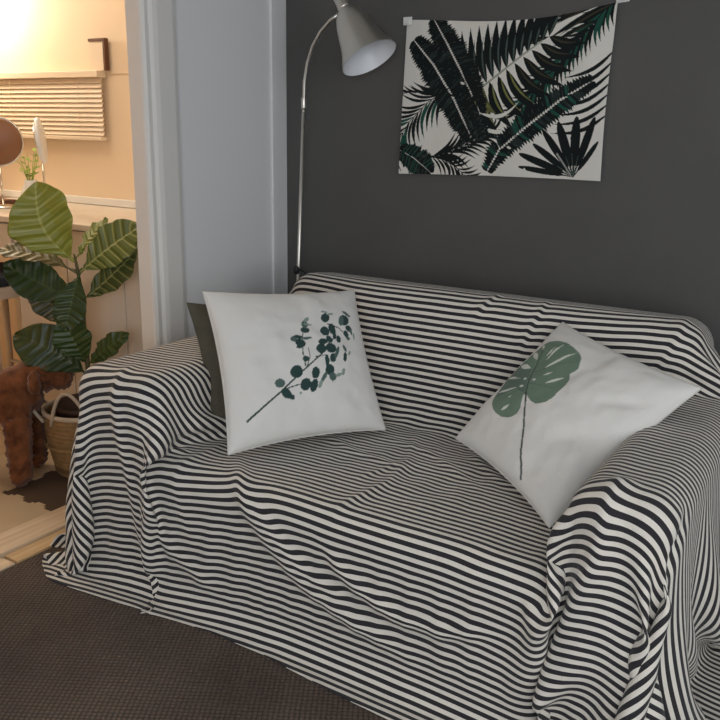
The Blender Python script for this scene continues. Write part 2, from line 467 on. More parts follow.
# pressed-in folds: polyline in cloth coordinates, height, width, sideways slip of the stripes
FOLDS = [([(1.379,1.446),(1.55,1.652),(1.631,1.734),(1.727,1.809),(1.876,1.864),(2.04,1.905)], .018, .020, .0090),
 ([(1.538,1.612),(1.643,1.706),(1.73,1.775),(1.853,1.819)], .012, .014, .0080),
 ([(1.776,1.683),(1.864,1.756),(1.993,1.809),(2.124,1.802),(2.245,1.756)], .015, .018, .0085),
 ([(2.645,1.40),(2.638,1.447),(2.636,1.588),(2.600,1.708),(2.56,1.825),(2.53,2.05)], .018, .022, .0050),
 ([(2.585,1.487),(2.484,1.552),(2.29,1.675)], .012, .022, .0045),
 ([(2.76,1.37),(2.80,1.459),(2.84,1.565),(2.85,1.8)], -.016, .018, .0040),
 ([(.87,1.30),(.88,1.518),(.93,1.70),(.98,1.95)], .012, .018, .0040),
 ([(.74,1.36),(.72,1.6),(.70,1.9)], .012, .022, .0030),
 ([(.946,1.45),(1.09,1.686),(1.25,1.80),(1.458,1.925)], .012, .022, .0050),
 ([(1.30,1.30),(1.28,1.60),(1.35,1.80)], .006, .03, .0020),
 ([(1.80,1.20),(1.83,1.40),(1.80,1.60)], .008, .02, .0040),
 ([(1.9,1.06),(2.05,1.20),(2.20,1.27)], .006, .014, .0040),
 ([(1.65,1.10),(1.85,1.16),(2.05,1.30)], .005, .012, .0035),
 ([(1.45,1.15),(1.62,1.25),(1.85,1.30)], .005, .012, .0035),
 ([(1.72,1.02),(1.80,1.25),(1.74,1.42)], .004, .012, .0035),
 ([(2.10,1.10),(2.25,1.30),(2.35,1.45)], .006, .014, .0035),
 ([(1.82,.44),(1.84,.50),(1.80,.60)], .005, .010, .0060),
 ([(1.99,.46),(1.99,.56),(1.95,.68)], .004, .008, .0060),
 ([(2.35,.50),(2.36,.58),(2.33,.75)], .004, .010, .0040),
]
UVT = T.copy(); DISP = np.zeros_like(T)
for pts, amp, wd, jog in FOLDS:
    best = np.full(T.shape, 9.); sg = np.zeros(T.shape); tt = np.zeros(T.shape)
    n_ = len(pts)-1
    for k in range(n_):
        a = np.array(pts[k]); b = np.array(pts[k+1]); e = b-a; L2 = e@e
        r = ((U-a[0])*e[0]+(T-a[1])*e[1])/L2; rc = np.clip(r, 0, 1)
        dx = U-a[0]-rc*e[0]; dy = T-a[1]-rc*e[1]; d = np.hypot(dx, dy)
        m = d < best; best = np.where(m, d, best); sg = np.where(m, np.sign(e[0]*dy-e[1]*dx), sg); tt = np.where(m, (k+rc)/n_, tt)
    tp = np.clip(np.minimum(tt, 1-tt)*5+.15, 0, 1)
    DISP += amp*tp*np.exp(-(best/wd)**2)
    UVT += jog*tp*np.tanh(sg*best/.006)*np.exp(-(best/(2.2*wd))**2)
def lattice(U, T, su, sv, seed):
    r = np.random.RandomState(seed).rand(400, 400)*2-1
    x = U*su+50; y = T*sv+50; i = np.floor(x).astype(int); j = np.floor(y).astype(int); fx = x-i; fy = y-j
    fx = fx*fx*(3-2*fx); fy = fy*fy*(3-2*fy)
    return (r[i, j]*(1-fx)+r[i+1, j]*fx)*(1-fy)+(r[i, j+1]*(1-fx)+r[i+1, j+1]*fx)*fy
seatw = np.exp(-((T-1.15)/.25)**2)*np.exp(-((U-1.85)/.5)**2)
DISP += .0024*lattice(U*1.0+.6*T, T, 14, 7, 1)*(.15+1.6*seatw)+.0016*lattice(U-.5*T, T, 30, 12, 2)*(.1+1.7*seatw)
UVT += .0040*lattice(U+.5*T, T, 16, 5, 3)*(.20+1.7*seatw)+.0035*lattice(U, T, 3.2, 2.0, 4)
X = X+NR*DISP[..., None]
X[..., 2] = np.maximum(X[..., 2], .0095)
throw = grid_obj('striped_throw', X, M['stripe'], uv=np.stack([U, UVT], -1), live=LIVE)
sd = throw.modifiers.new('sub', 'SUBSURF'); sd.levels = 0; sd.render_levels = 1
so = throw.modifiers.new('thick', 'SOLIDIFY'); so.thickness = .002; so.offset = 0
tag(throw, 'black and white striped cotton throw covering the whole sofa down to the floor', 'throw')
# ------------------------------------------------------------------ floor lamp in the corner
M['steel'] = material('brushed_steel', lin(226, 222, 214), .33, metal=1, bump=(300, .05))
M['shade_in'] = material('white_enamel', lin(236, 238, 242), .35)
M['black'] = material('black_plastic', lin(22, 22, 23), .4)
M['bulb'] = material('frosted_bulb', lin(240, 240, 236), .3)
lp = thing('floor_lamp', 'brushed steel arc floor lamp with a bell shade behind the sofa', 'lamp', (-2.035, 2.755, 0))
MB().lathe([(0, 0), (.105, 0), (.11, .006), (.108, .018), (.03, .024), (.012, .03), (0, .03)], (-2.035, 2.755, .0), n=48).build('base', M['steel'], lp, smooth=True)
MB().tube([(-2.035, 2.755, .02), (-2.025, 2.755, .72), (-1.996, 2.755, 1.40)], .0075, 12).build('pole', M['steel'], lp, smooth=True)
MB().lathe([(.009, -.02), (.0095, -.018), (.0095, .018), (.009, .02)], (-1.994, 2.753, 1.43), n=16, close=True).build('pole_joint', M['steel'], lp, smooth=True)
arm = [(-1.996, 2.755, 1.40), (-1.993, 2.753, 1.445), (-1.987, 2.748, 1.508), (-1.969, 2.742, 1.572), (-1.940, 2.735, 1.631), (-1.900, 2.727, 1.679), (-1.852, 2.718, 1.714), (-1.812, 2.71, 1.732)]
MB().tube(arm, .0065, 12).build('arm', M['steel'], lp, smooth=True)
sock = Vector((-1.785, 2.70, 1.765)); mouth = Vector((-1.663, 2.688, 1.580)); ax = (mouth-sock).normalized(); LL = (mouth-sock).length
out = [(.0, -.045), (.020, -.044), (.0235, -.038), (.0235, .012), (.030, .022), (.034, .03)]
MB().lathe([(.0, -.05), (.021, -.048), (.024, -.042), (.024, .006), (.026, .012), (.026, .026), (.0, .026)], sock, ax, 40).build('socket', M['steel'], lp, smooth=True)
sp_ = [(r*1.04, h*LL/.206) for r, h in [(.026, .020), (.034, .028), (.047, .046), (.058, .075), (.066, .105), (.073, .135), (.082, .165), (.096, .195), (.1005, .206)]]
sh = MB().lathe(sp_, sock, ax, 64).build('lamp_shade', M['steel'], lp, smooth=True)
MB().lathe([(r-.0015, h+.0005) for i, (r, h) in enumerate(sp_)][::1]+[], sock, ax, 64).build('shade_lining', M['shade_in'], lp, smooth=True, label='white inner face of the steel shade')
MB().lathe([(.0, .03), (.014, .035), (.016, .05), (.024, .075), (.029, .10), (.026, .12), (.014, .134), (0, .138)], sock, ax, 24).build('bulb', M['bulb'], lp, smooth=True)
MB().lathe([(0, -.016), (.009, -.015), (.0125, -.008), (.0125, .008), (.009, .015), (0, .016)], (-2.023, 2.741, .785), n=16).build('switch', M['black'], lp, smooth=True, label='small black switch on the pole')
MB().tube([(-2.022, 2.745, .785), (-2.005, 2.745, .788), (-1.975, 2.745, .775), (-1.95, 2.75, .74), (-1.93, 2.76, .62), (-1.92, 2.78, .3), (-1.91, 2.80, .01)], .0035, 8).build('cord', M['black'], lp, smooth=True, label='thin black cord')
# ------------------------------------------------------------------ dressing room seen through the doorway
M['furn'] = material('white_lacquer', lin(226, 214, 200), .35)
M['furn_dark'] = material('shadow_gap', lin(90, 80, 72), .6)
M['navy'] = material('navy_pad', lin(44, 48, 62), .8, bump=(150, .2))
M['blind'] = material('cream_blind', lin(232, 212, 186), .55)
M['walnut'] = material('dark_wood', lin(96, 58, 36), .4)
M['painted_reflection'] = material('brown_mirror_reflection', lin(140, 98, 68), .35)  # plain brown standing in for what the round mirror reflects
M['chrome'] = material('chrome', lin(225, 222, 215), .12, metal=1)
M['milk'] = material('white_frosted_ring', lin(240, 240, 238), .3)
M['mirror'] = material('mirror_glass', (.9, .9, .9, 1), .03, metal=1)
M['glow'] = material('lit_globe', (1, .9, .7, 1), .4, emit=((1, .85, .6, 1), 14))
t = thing('dressing_table', 'tall white dressing table with cupboard and open knee space against the cream wall', 'table', (-2.9, 2.55, 0))
MB().box(-3.98, -2.30, 2.275, 2.868, .93, .955).build('table_top', M['furn'], t, bevel=.003)
MB().box(-3.18, -2.302, 2.302, 2.866, .0125, .93).build('cupboard', M['furn'], t, bevel=.002)
for xa, xb in ((-3.176, -2.853), (-2.847, -2.524), (-2.518, -2.306)):
    d = MB().box(xa, xb, 2.286, 2.302, .07, .924).build('door', M['furn'], t, bevel=.002)
MB().box(-3.96, -3.184, 2.302, 2.866, .80, .93).build('apron', M['furn'], t, bevel=.002)
d = MB().box(-3.94, -3.20, 2.286, 2.302, .81, .922).build('drawer', M['furn'], t, bevel=.002)
kn = MB().lathe([(0, 0), (.006, 0), (.006, .012), (.013, .018), (.013, .024), (0, .026)], (-3.57, 2.286, .866), (0, -1, 0), 16).build('knob', M['chrome'], None, smooth=True); child(kn, d)
for lx, ly in ((-3.94, 2.325), (-3.94, 2.84)):
    MB().box(lx-.02, lx+.02, ly-.02, ly+.02, .0, .80).build('leg', M['furn'], t, bevel=.002)
struct('trim_7', MB().box(-4.38, WX-.1, WB-.016, WB, .957, .992), M['trim_paint'], .003)
struct('trim_8', MB().box(-4.38, WX-.1, WB-.006, WB, 1.562, 1.572), M['peach_paint'])
# stool pushed under the table
st = thing('stool', 'white stool with a dark padded seat in the knee space', 'stool', (-3.40, 2.34, 0))
MB().box(-3.58, -3.21, 2.17, 2.50, .655, .70).build('seat_pad', M['navy'], st, bevel=.014, seg=3)
MB().box(-3.575, -3.215, 2.175, 2.495, .60, .654).build('seat_frame', M['furn'], st, bevel=.003)
for lx, ly in ((-3.56, 2.19), (-3.23, 2.19), (-3.56, 2.48), (-3.23, 2.48)):
    MB().tube([(lx, ly, .0005 if lx < -3.3 else .0005), (lx, ly, .60)], [.012, .017], 10).build('leg', M['furn'], st, smooth=True)
for ly in (2.19, 2.48):
    MB().tube([(-3.56, ly, .22), (-3.23, ly, .22)], .009, 8).build('rung', M['furn'], st, smooth=True)
# slatted blind
b = thing('window_blind', 'cream horizontal-slat blind hanging on the wall above the dressing table', 'blind', (-3.75, 2.84, 1.27))
MB().box(-4.34, -3.205, 2.815, 2.872, 1.545, 1.575).build('head_rail', M['blind'], b, bevel=.003)
mb = MB()
for k in range(12):
    z = 1.532-k*.0215
    c_ = [(2.828, z+.009), (2.850, z+.004), (2.852, z-.006), (2.828, z-.009+.001)]
    n0 = [(-4.335, y, zz) for y, zz in [(2.836, z-.0105), (2.846, z+.0105), (2.849, z+.0095), (2.839, z-.0115)]]
    n1 = [(-3.208, y, zz) for _, y, zz in n0]
    mb.add(n0+n1, [(0,1,2,3), (7,6,5,4), (0,4,5,1), (1,5,6,2), (2,6,7,3), (3,7,4,0)])
mb.build('slats', M['blind'], b)
MB().box(-4.335, -3.208, 2.824, 2.858, 1.262, 1.280).build('bottom_rail', M['blind'], b, bevel=.003)
for cx in (-3.35, -3.85): MB().tube([(cx, 2.824, 1.27), (cx, 2.824, 1.55)], .0012, 6).build('cord', M['blind'], b)
fr = thing('picture_frame', 'small cream picture with a thin dark wood frame on the ledge above the blind', 'picture', (-3.23, 2.85, 1.5755))
MB().box(-3.190, -3.176, 2.845, 2.868, 1.5755, 1.715).box(-3.285, -3.190, 2.845, 2.868, 1.703, 1.715).build('frame', M['walnut'], fr, bevel=.001)
MB().box(-3.285, -3.190, 2.852, 2.866, 1.5755, 1.703).build('picture_panel', M['blind'], fr)
# round mirrors on stands
m1 = thing('vanity_mirror', 'round table mirror with a brown reflection painted on its face, nearest the left edge', 'mirror', (-3.53, 2.50, .9555))
MB().lathe([(0, 0), (.065, 0), (.07, .005), (.06, .011), (.012, .016), (0, .016)], (-3.53, 2.50, .9555), n=32).build('base', M['chrome'], m1, smooth=True)
MB().tube([(-3.53, 2.50, .97), (-3.53, 2.50, 1.143)], .0055, 10).build('stem', M['chrome'], m1, smooth=True)
dirm = Vector((.80, -.58, -.06)).normalized()
MB().lathe([(.0, .006), (.095, .006), (.103, .002), (.105, -.004), (.100, -.010), (.0, -.010)], (-3.53, 2.50, 1.252), dirm, 48).build('painted_reflection', M['painted_reflection'], m1, smooth=True)  # disc facing the camera, its brown reflection painted as surface colour
MB().lathe([(.104, -.010), (.110, -.008), (.112, -.014), (.110, -.022), (.103, -.022), (.104, -.010)], (-3.53, 2.50, 1.252), dirm, 48).build('ring', M['chrome'], m1, smooth=True)
MB().lathe([(.0, -.016), (.103, -.016), (.103, -.018), (.0, -.018)], (-3.53, 2.50, 1.252), dirm, 48).build('mirror_glass', M['mirror'], m1)
m2 = thing('vanity_mirror', 'slim white table mirror seen almost edge-on behind the top plant leaf', 'mirror', (-3.226, 2.50, .9555))
MB().lathe([(0, 0), (.06, 0), (.062, .006), (.01, .012), (0, .012)], (-3.226, 2.50, .9555), n=32).build('base', M['milk'], m2, smooth=True)
MB().tube([(-3.226, 2.50, .965), (-3.226, 2.50, 1.165)], .005, 10).build('stem', M['chrome'], m2, smooth=True)
dir2 = Vector((.70, .69, .10)).normalized()
MB().lathe([(.0, .012), (.08, .012), (.095, .008), (.1, 0), (.095, -.008), (.08, -.012), (.0, -.012)], (-3.226, 2.50, 1.265), dir2, 48).build('ring', M['milk'], m2, smooth=True)
MB().lathe([(.0, -.0125), (.08, -.0125), (.08, -.015), (.0, -.015)], (-3.226, 2.50, 1.265), dir2, 40).build('mirror_glass', M['mirror'], m2)
# vase with green sprigs
M['sprig'] = material('fresh_green', lin(150, 176, 70), .5)
M['glass_white'] = material('white_glass', lin(238, 240, 240), .15)
vs = thing('vase', 'white vase with yellow-green sprigs behind the round mirror', 'vase', (-3.585, 2.70, .9555))
MB().lathe([(0, 0), (.04, 0), (.048, .03), (.045, .07), (.028, .10), (.03, .115), (.026, .115), (.024, .10), (.0, .03)], (-3.585, 2.70, .9555), n=28).build('vessel', M['glass_white'], vs, smooth=True)
r_ = np.random.RandomState(4)
def leaf_points(L, wd, n=6):
    return [(0, 0)]+[(L*k/n, wd*math.sin(PI*k/n)) for k in range(1, n)]+[(L, 0)]+[(L*k/n, -wd*math.sin(PI*k/n)) for k in range(n-1, 0, -1)]
for k in range(7):
    a = k*.9; tip = Vector((-3.585+.07*math.cos(a), 2.70+.05*math.sin(a), 1.17+.05*r_.rand())); b0 = Vector((-3.585, 2.70, 1.03))
    mb = MB().tube([b0, (b0+tip)/2+Vector((0, 0, .01)), tip], [.0025, .002, .001], 6)
    for j in range(5):
        p = b0.lerp(tip, .35+.15*j); ang = r_.rand()*6.28; u = Vector((math.cos(ang), math.sin(ang), .5)).normalized(); v_ = u.cross(Vector((0, 0, 1))).normalized()
        pts = leaf_points(.035, .009); vv = [p+u*q[0]+v_*q[1] for q in pts]; mb.add(vv, [tuple(range(len(vv)))])
    mb.build('sprig', M['sprig'], vs)
tr = MB().box(-3.80, -3.625, 2.44, 2.66, .9555, .975).box(-3.79, -3.635, 2.45, 2.65, .975, .978)
tag(tr.build('tray', M['walnut'], bevel=.003), 'low dark wooden tray at the left end of the white table top', 'tray')
# wall lamp that lights the wall
wl = thing('wall_lamp', 'glowing globe wall lamp at the far left of the cream wall', 'lamp', (-4.16, 2.86, 1.95))
MB().lathe([(0, 0), (.05, 0), (.05, .015), (.012, .02), (.012, .05), (0, .05)], (-4.16, 2.878, 1.95), (0, -1, 0), 24).build('wall_plate', M['chrome'], wl, smooth=True)
MB().lathe([(.0, -.06), (.03, -.052), (.052, -.03), (.06, 0), (.052, .03), (.03, .052), (0, .06)], (-4.16, 2.77, 1.95), (0, 0, 1), 28).build('globe', M['glow'], wl, smooth=True)

# ------------------------------------------------------------------ foam floor tiles
M['foam_beige'] = material('beige_foam', lin(204, 182, 152), .85, bump=(500, .25))
M['foam_brown'] = material('brown_foam', lin(84, 66, 52), .85, bump=(500, .25))
def jig(a, b, sgn):
    """interlocking edge from a to b"""
    a = Vector(a); b = Vector(b); d = b-a; n = Vector((-d.y, d.x)).normalized()*sgn; L = d.length; d.normalize(); P = [a]
    for k in range(5):
        c = a+d*L*(k+.5)/5; s = 1 if k % 2 else -1
        for q, h in ((-.022, 0), (-.026, .0), (-.029, .007), (-.024, .013), (.024-.002, .013), (.027, .007), (.022, 0)):
            P.append(c+d*q*.82+n*h*s)
    return P
def foam(ix, iy, mat, label):
    X0, Y0, S = -2.375, 1.48, .30
    x0, x1, y0, y1 = X0-(ix+1)*S, X0-ix*S, Y0+iy*S, Y0+(iy+1)*S
    e = []
    bottom = jig((x0, y0), (x1, y0), 1); top = jig((x0, y1), (x1, y1), 1); left = jig((x0, y0), (x0, y1), 1); right = jig((x1, y0), (x1, y1), 1)
    if ix == 0: right = [Vector((x1, y0)), Vector((x1, y1))][:1]
    loop = bottom+([Vector((x1, y0))] if ix == 0 else right)+[Vector((x1, y1))]+top[::-1]+[Vector((x0, y1))]*0+left[::-1]
    pts = []
    for p in loop:
        if not pts or (p-pts[-1]).length > 1e-4: pts.append(p)
    if (pts[0]-pts[-1]).length < 1e-4: pts.pop()
    c = sum(pts, Vector((0, 0)))/len(pts); pts = [c+(p-c)*.994 for p in pts]
    bm = bmesh.new(); vs_ = [bm.verts.new((p.x, p.y, .0)) for p in pts]; f = bm.faces.new(vs_)
    r = bmesh.ops.extrude_face_region(bm, geom=[f]); bmesh.ops.translate(bm, vec=(0, 0, .012), verts=[v for v in r['geom'] if isinstance(v, bmesh.types.BMVert)])
    bmesh.ops.triangulate(bm, faces=[q for q in bm.faces if len(q.verts) > 4]); bmesh.ops.recalc_face_normals(bm, faces=bm.faces)
    me = bpy.data.meshes.new('foam_tile'); bm.to_mesh(me); bm.free(); me.materials.append(mat)
    o = bpy.data.objects.new('foam_tile', me); COL.objects.link(o)
    tag(o, label, 'floor tile', 'interlocking foam floor tiles')
foam(0, 1, M['foam_brown'], 'dark brown jigsaw foam tile under the woven basket')
foam(0, 0, M['foam_beige'], 'beige jigsaw foam tile beside the wooden threshold, in front of the brown tile')
foam(1, 0, M['foam_beige'], 'beige jigsaw foam tile at the left picture edge, left of the one by the threshold')
foam(1, 1, M['foam_beige'], 'beige jigsaw foam tile under the front paws of the dog')
foam(0, 2, M['foam_beige'], 'beige jigsaw foam tile behind the brown tile, in front of the cupboard')
foam(1, 2, M['foam_beige'], 'beige jigsaw foam tile between the dog and the cupboard')

# ------------------------------------------------------------------ fiddle-leaf fig in its basket
M['leaf'] = material('glossy_green_leaf', (1, 1, 1, 1), .38, spec=.5, vcol='print')
M['stem'] = material('brown_green_stem', lin(84, 80, 50), .7)
M['basket'] = material('woven_seagrass', lin(158, 126, 84), .85, vary=(40, lin(126, 98, 62), .3))
M['rope'] = material('pale_rope', lin(196, 180, 160), .8, bump=(300, .4))
M['soil'] = material('dark_soil', lin(52, 38, 30), .95, bump=(60, 1))
M['pot'] = material('dark_nursery_pot', lin(60, 40, 32), .5)
pl = thing('fiddle_leaf_fig', 'leafy green fiddle-leaf fig standing in the woven basket beyond the doorway', 'plant', (-2.565, 2.12, .21))
MB().tube([(-2.567, 2.12, .20), (-2.568, 2.122, .33), (-2.563, 2.118, .46), (-2.569, 2.12, .60), (-2.572, 2.122, .72), (-2.588, 2.12, .83), (-2.592, 2.115, .87)], [.011, .010, .009, .008, .007, .006, .003], 10).build('stem', M['stem'], pl, smooth=True)
def big_leaf(base, tip, width, nhint, bend=.04, twist=0, cup=.12, seed=0, c1=(58, 84, 36), c2=(132, 148, 76), skew=0):
    base, tip = Vector(base), Vector(tip); ax = tip-base; L = ax.length; ax.normalize()
    nh = Vector(nhint); nh = (nh-ax*nh.dot(ax)).normalized(); side = ax.cross(nh)
    NV, NU = 84, 33; rr = np.random.RandomState(seed); ph = rr.rand()*6
    P = np.zeros((NV, NU, 3)); C = np.zeros((NV, NU, 3)); a1 = np.array(lin(*c1)[:3]); a2 = np.array(lin(*c2)[:3])
    for i in range(NV):
        t = i/(NV-1)
        if t < .07: wv = .006/width+.0
        else:
            q = (t-.07)/.93; wv = (math.sin(PI*min(1, q**1.18))**.70)*(.80+.25*q)*.5
        wv = max(wv, .004/width)
        for j in range(NU):
            s = j/(NU-1)*2-1
            ed = 1+.035*math.sin(t*22+ph+s)*abs(s)
            off = s*wv*width*ed+skew*math.sin(PI*t)*width*.2
            h = cup*abs(off)+.005*math.sin(t*24+ph+2*s)*abs(s)**2-.005*abs(math.sin((t*9-abs(s)*.9)*PI))*(t > .07)
            z = bend*4*t*(1-t)
            tw = twist*t; o2 = side*math.cos(tw)+nh*math.sin(tw); n2 = nh*math.cos(tw)-side*math.sin(tw)
            p = base+ax*(L*t)+o2*off+n2*h+nh*z; P[i, j] = p
            vein = max(math.exp(-(s*wv*width/.0022)**2), .75*math.exp(-((((t*9-abs(s)*.9) % 1)-.5)/.07)**2)*(t > .1))
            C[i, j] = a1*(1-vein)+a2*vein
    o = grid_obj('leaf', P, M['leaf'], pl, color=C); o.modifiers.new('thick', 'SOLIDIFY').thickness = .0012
    return o
cam_n = (.62, -.72, .25)
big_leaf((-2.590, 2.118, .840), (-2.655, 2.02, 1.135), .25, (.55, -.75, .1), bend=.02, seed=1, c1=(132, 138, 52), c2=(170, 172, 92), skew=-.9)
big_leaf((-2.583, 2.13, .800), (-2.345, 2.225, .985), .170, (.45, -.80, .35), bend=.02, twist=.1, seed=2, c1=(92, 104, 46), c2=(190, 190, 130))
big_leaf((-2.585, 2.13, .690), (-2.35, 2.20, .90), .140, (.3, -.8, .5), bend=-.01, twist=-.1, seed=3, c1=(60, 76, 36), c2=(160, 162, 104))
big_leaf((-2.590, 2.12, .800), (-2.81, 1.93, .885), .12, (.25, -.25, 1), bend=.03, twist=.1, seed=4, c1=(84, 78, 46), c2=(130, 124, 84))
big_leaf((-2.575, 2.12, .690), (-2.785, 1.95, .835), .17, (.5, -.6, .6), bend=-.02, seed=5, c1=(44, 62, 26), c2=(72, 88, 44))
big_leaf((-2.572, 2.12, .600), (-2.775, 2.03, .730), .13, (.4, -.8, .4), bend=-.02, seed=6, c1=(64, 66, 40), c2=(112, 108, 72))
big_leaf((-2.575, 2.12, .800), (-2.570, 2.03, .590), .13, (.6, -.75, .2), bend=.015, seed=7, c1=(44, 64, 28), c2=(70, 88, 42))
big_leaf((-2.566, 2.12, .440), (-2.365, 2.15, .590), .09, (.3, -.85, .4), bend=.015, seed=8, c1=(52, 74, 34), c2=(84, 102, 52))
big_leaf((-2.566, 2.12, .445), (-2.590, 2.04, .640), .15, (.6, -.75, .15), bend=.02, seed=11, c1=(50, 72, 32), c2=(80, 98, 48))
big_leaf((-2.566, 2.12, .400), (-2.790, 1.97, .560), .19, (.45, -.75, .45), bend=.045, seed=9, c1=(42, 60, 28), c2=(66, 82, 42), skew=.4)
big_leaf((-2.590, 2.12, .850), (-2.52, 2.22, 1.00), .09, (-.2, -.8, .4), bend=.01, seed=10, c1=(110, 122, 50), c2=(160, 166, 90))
bk = thing('woven_basket', 'round woven seagrass basket with rope handles holding the fig', 'basket', (-2.588, 2.112, .012))
def basket_prof(w_=0):
    pr = []; n = 90
    for i in range(n+1):
        t = i/n; z = t*.255; r = .120+.035*math.sin(min(1, t*1.15)*PI/2)+.0022*abs(math.sin(t*n/3.0*PI/1.0*.5)); pr.append((r, z))
    return pr
bp_ = basket_prof()
ctr_b = (-2.588, 2.112, .0125)
MB().lathe([(0, .0), (.118, .0)]+bp_+[(bp_[-1][0]-.010, .257), (bp_[-1][0]-.012, .25), (.13, .02), (0, .015)], ctr_b, n=56).build('basket_body', M['basket'], bk, smooth=True)
MB().lathe([(.1555, .118), (.1615, .121), (.1615, .130), (.1555, .133)], ctr_b, n=56).build('woven_band', M['basket'], bk, smooth=True)
MB().lathe([(.151, .247), (.161, .247), (.163, .257), (.157, .264), (.150, .262), (.149, .252)], ctr_b, n=56).build('rim', M['rope'], bk, smooth=True)
for a0, flop in ((math.radians(216), 1), (math.radians(-62), .5)):
    pts = []
    for k in range(15):
        t = k/14; a = a0+(t-.5)*1.05; rad = .160+(.055 if flop == 1 else .01)*math.sin(PI*t); pts.append((ctr_b[0]+rad*math.cos(a), ctr_b[1]+rad*math.sin(a), .235+(.075 if flop == 1 else .14)*math.sin(PI*t)))
    MB().tube(pts, .007, 8).build('handle', M['rope'], bk, smooth=True)
pt = thing('nursery_pot', 'dark inner plant pot filled with soil inside the basket', 'pot', (-2.57, 2.12, .03))
MB().lathe([(0, .0), (.095, .0), (.118, .24), (.124, .24), (.124, .262), (.116, .262), (.110, .20), (0, .19)], (-2.578, 2.115, .03), n=40).build('pot_wall', M['pot'], pt, smooth=True)
MB().lathe([(0, .012), (.06, .010), (.109, .0), (.109, -.01), (0, -.01)], (-2.578, 2.115, .235), n=30).build('soil', M['soil'], pt, smooth=True)

# ------------------------------------------------------------------ curly brown dog sniffing at the basket
def fur_mat():
    m = material('curly_brown_fur', lin(140, 88, 56), .95, spec=.1, sheen=.3, vary=(26, lin(84, 50, 32), .22)); return m
M['fur'] = fur_mat(); M['nose'] = material('black_nose', lin(20, 16, 15), .3)
def skin_mesh(name, V, E, R, root=0, sub=2):
    me = bpy.data.meshes.new(name); me.from_pydata(V, E, []); o = bpy.data.objects.new(name, me); COL.objects.link(o)
    o.modifiers.new('skin', 'SKIN'); sv = me.skin_vertices[0].data
    for i, r in enumerate(R): sv[i].radius = (r, r) if not isinstance(r, tuple) else r; sv[i].use_root = (i == root)
    s = o.modifiers.new('sub', 'SUBSURF'); s.levels = sub+1; s.render_levels = sub+1
    dg = bpy.context.evaluated_depsgraph_get(); ev = o.evaluated_get(dg); m2 = bpy.data.meshes.new_from_object(ev)
    bpy.data.objects.remove(o); return m2
dogV = [(-2.93, 1.83, .335), (-2.82, 1.88, .325), (-2.755, 1.93, .325), (-2.735, 1.965, .385), (-2.715, 2.00, .415), (-2.690, 2.035, .405), (-2.655, 2.065, .390), (-2.620, 2.09, .380),   # 0-7 trunk, neck, head, muzzle
        (-3.05, 1.78, .335), (-3.12, 1.75, .36), (-3.17, 1.73, .43),                                             # 8-10 rump, tail
        (-2.700, 1.885, .26), (-2.672, 1.862, .15), (-2.655, 1.850, .045), (-2.630, 1.850, .030),                # 11-14 near fore
        (-2.775, 1.985, .26), (-2.765, 1.995, .15), (-2.760, 2.000, .045), (-2.735, 2.010, .030),                # 15-18 far fore
        (-3.03, 1.72, .25), (-3.00, 1.70, .17), (-3.07, 1.69, .10), (-3.05, 1.69, .035), (-3.025, 1.695, .028),   # 19-23 near hind
        (-3.07, 1.84, .25), (-3.04, 1.86, .17), (-3.11, 1.86, .10), (-3.09, 1.865, .035), (-3.065, 1.875, .028)]  # 24-28 far hind
dogE = [(0,1),(1,2),(2,3),(3,4),(4,5),(5,6),(6,7),(0,8),(8,9),(9,10),(2,11),(11,12),(12,13),(13,14),(2,15),(15,16),(16,17),(17,18),(8,19),(19,20),(20,21),(21,22),(22,23),(8,24),(24,25),(25,26),(26,27),(27,28)]
dogR = [.100,.105,.105,.082,.074,.076,.050,.040,.086,.026,.030,.058,.050,.046,.036,.056,.048,.044,.034,.060,.045,.032,.032,.026,.058,.045,.032,.032,.026]
me = skin_mesh('poodle', dogV, dogE, dogR)
nv_ = len(me.vertices); co = np.empty(nv_*3, np.float32); me.vertices.foreach_get('co', co); co = co.reshape(-1, 3).astype(float)
nn = np.empty(nv_*3, np.float32); me.vertices.foreach_get('normal', nn); nn = nn.reshape(-1, 3)
def curls(p, f): return np.sin(p[:, 0]*f+1.3*np.sin(p[:, 1]*f*.9))*np.sin(p[:, 1]*f+1.1*np.sin(p[:, 2]*f))*np.sin(p[:, 2]*f+1.2*np.sin(p[:, 0]*f*1.1))
co += nn*(.0075*curls(co, 130)+.004*curls(co+3, 260))[:, None]; co[:, 2] = np.maximum(co[:, 2], .0125)
me.vertices.foreach_set('co', co.astype(np.float32).ravel()); me.update(); me.name = 'curly_dog'
me.polygons.foreach_set('use_smooth', [True]*len(me.polygons))
dog = bpy.data.objects.new('dog', me); COL.objects.link(dog); me.materials.clear(); me.materials.append(M['fur'])
tag(dog, 'curly brown dog standing by the basket with its head lowered to the plant pot', 'dog')
MB().lathe([(0, -.008), (.010, -.006), (.013, 0), (.010, .008), (0, .010)], (-2.583, 2.118, .388), (.8, .5, 0), 16).build('nose', M['nose'], dog, smooth=True, label='black nose')
for sx, sy in ((.030, -.036), (-.036, .026)):
    MB().lathe([(0, -.007), (.006, -.004), (.007, 0), (.006, .004), (0, .007)], (-2.672+sx*.8, 2.052+sy*.8, .445), (.7, -.5, .2), 12).build('eye', M['nose'], dog, smooth=True, label='dark eye')
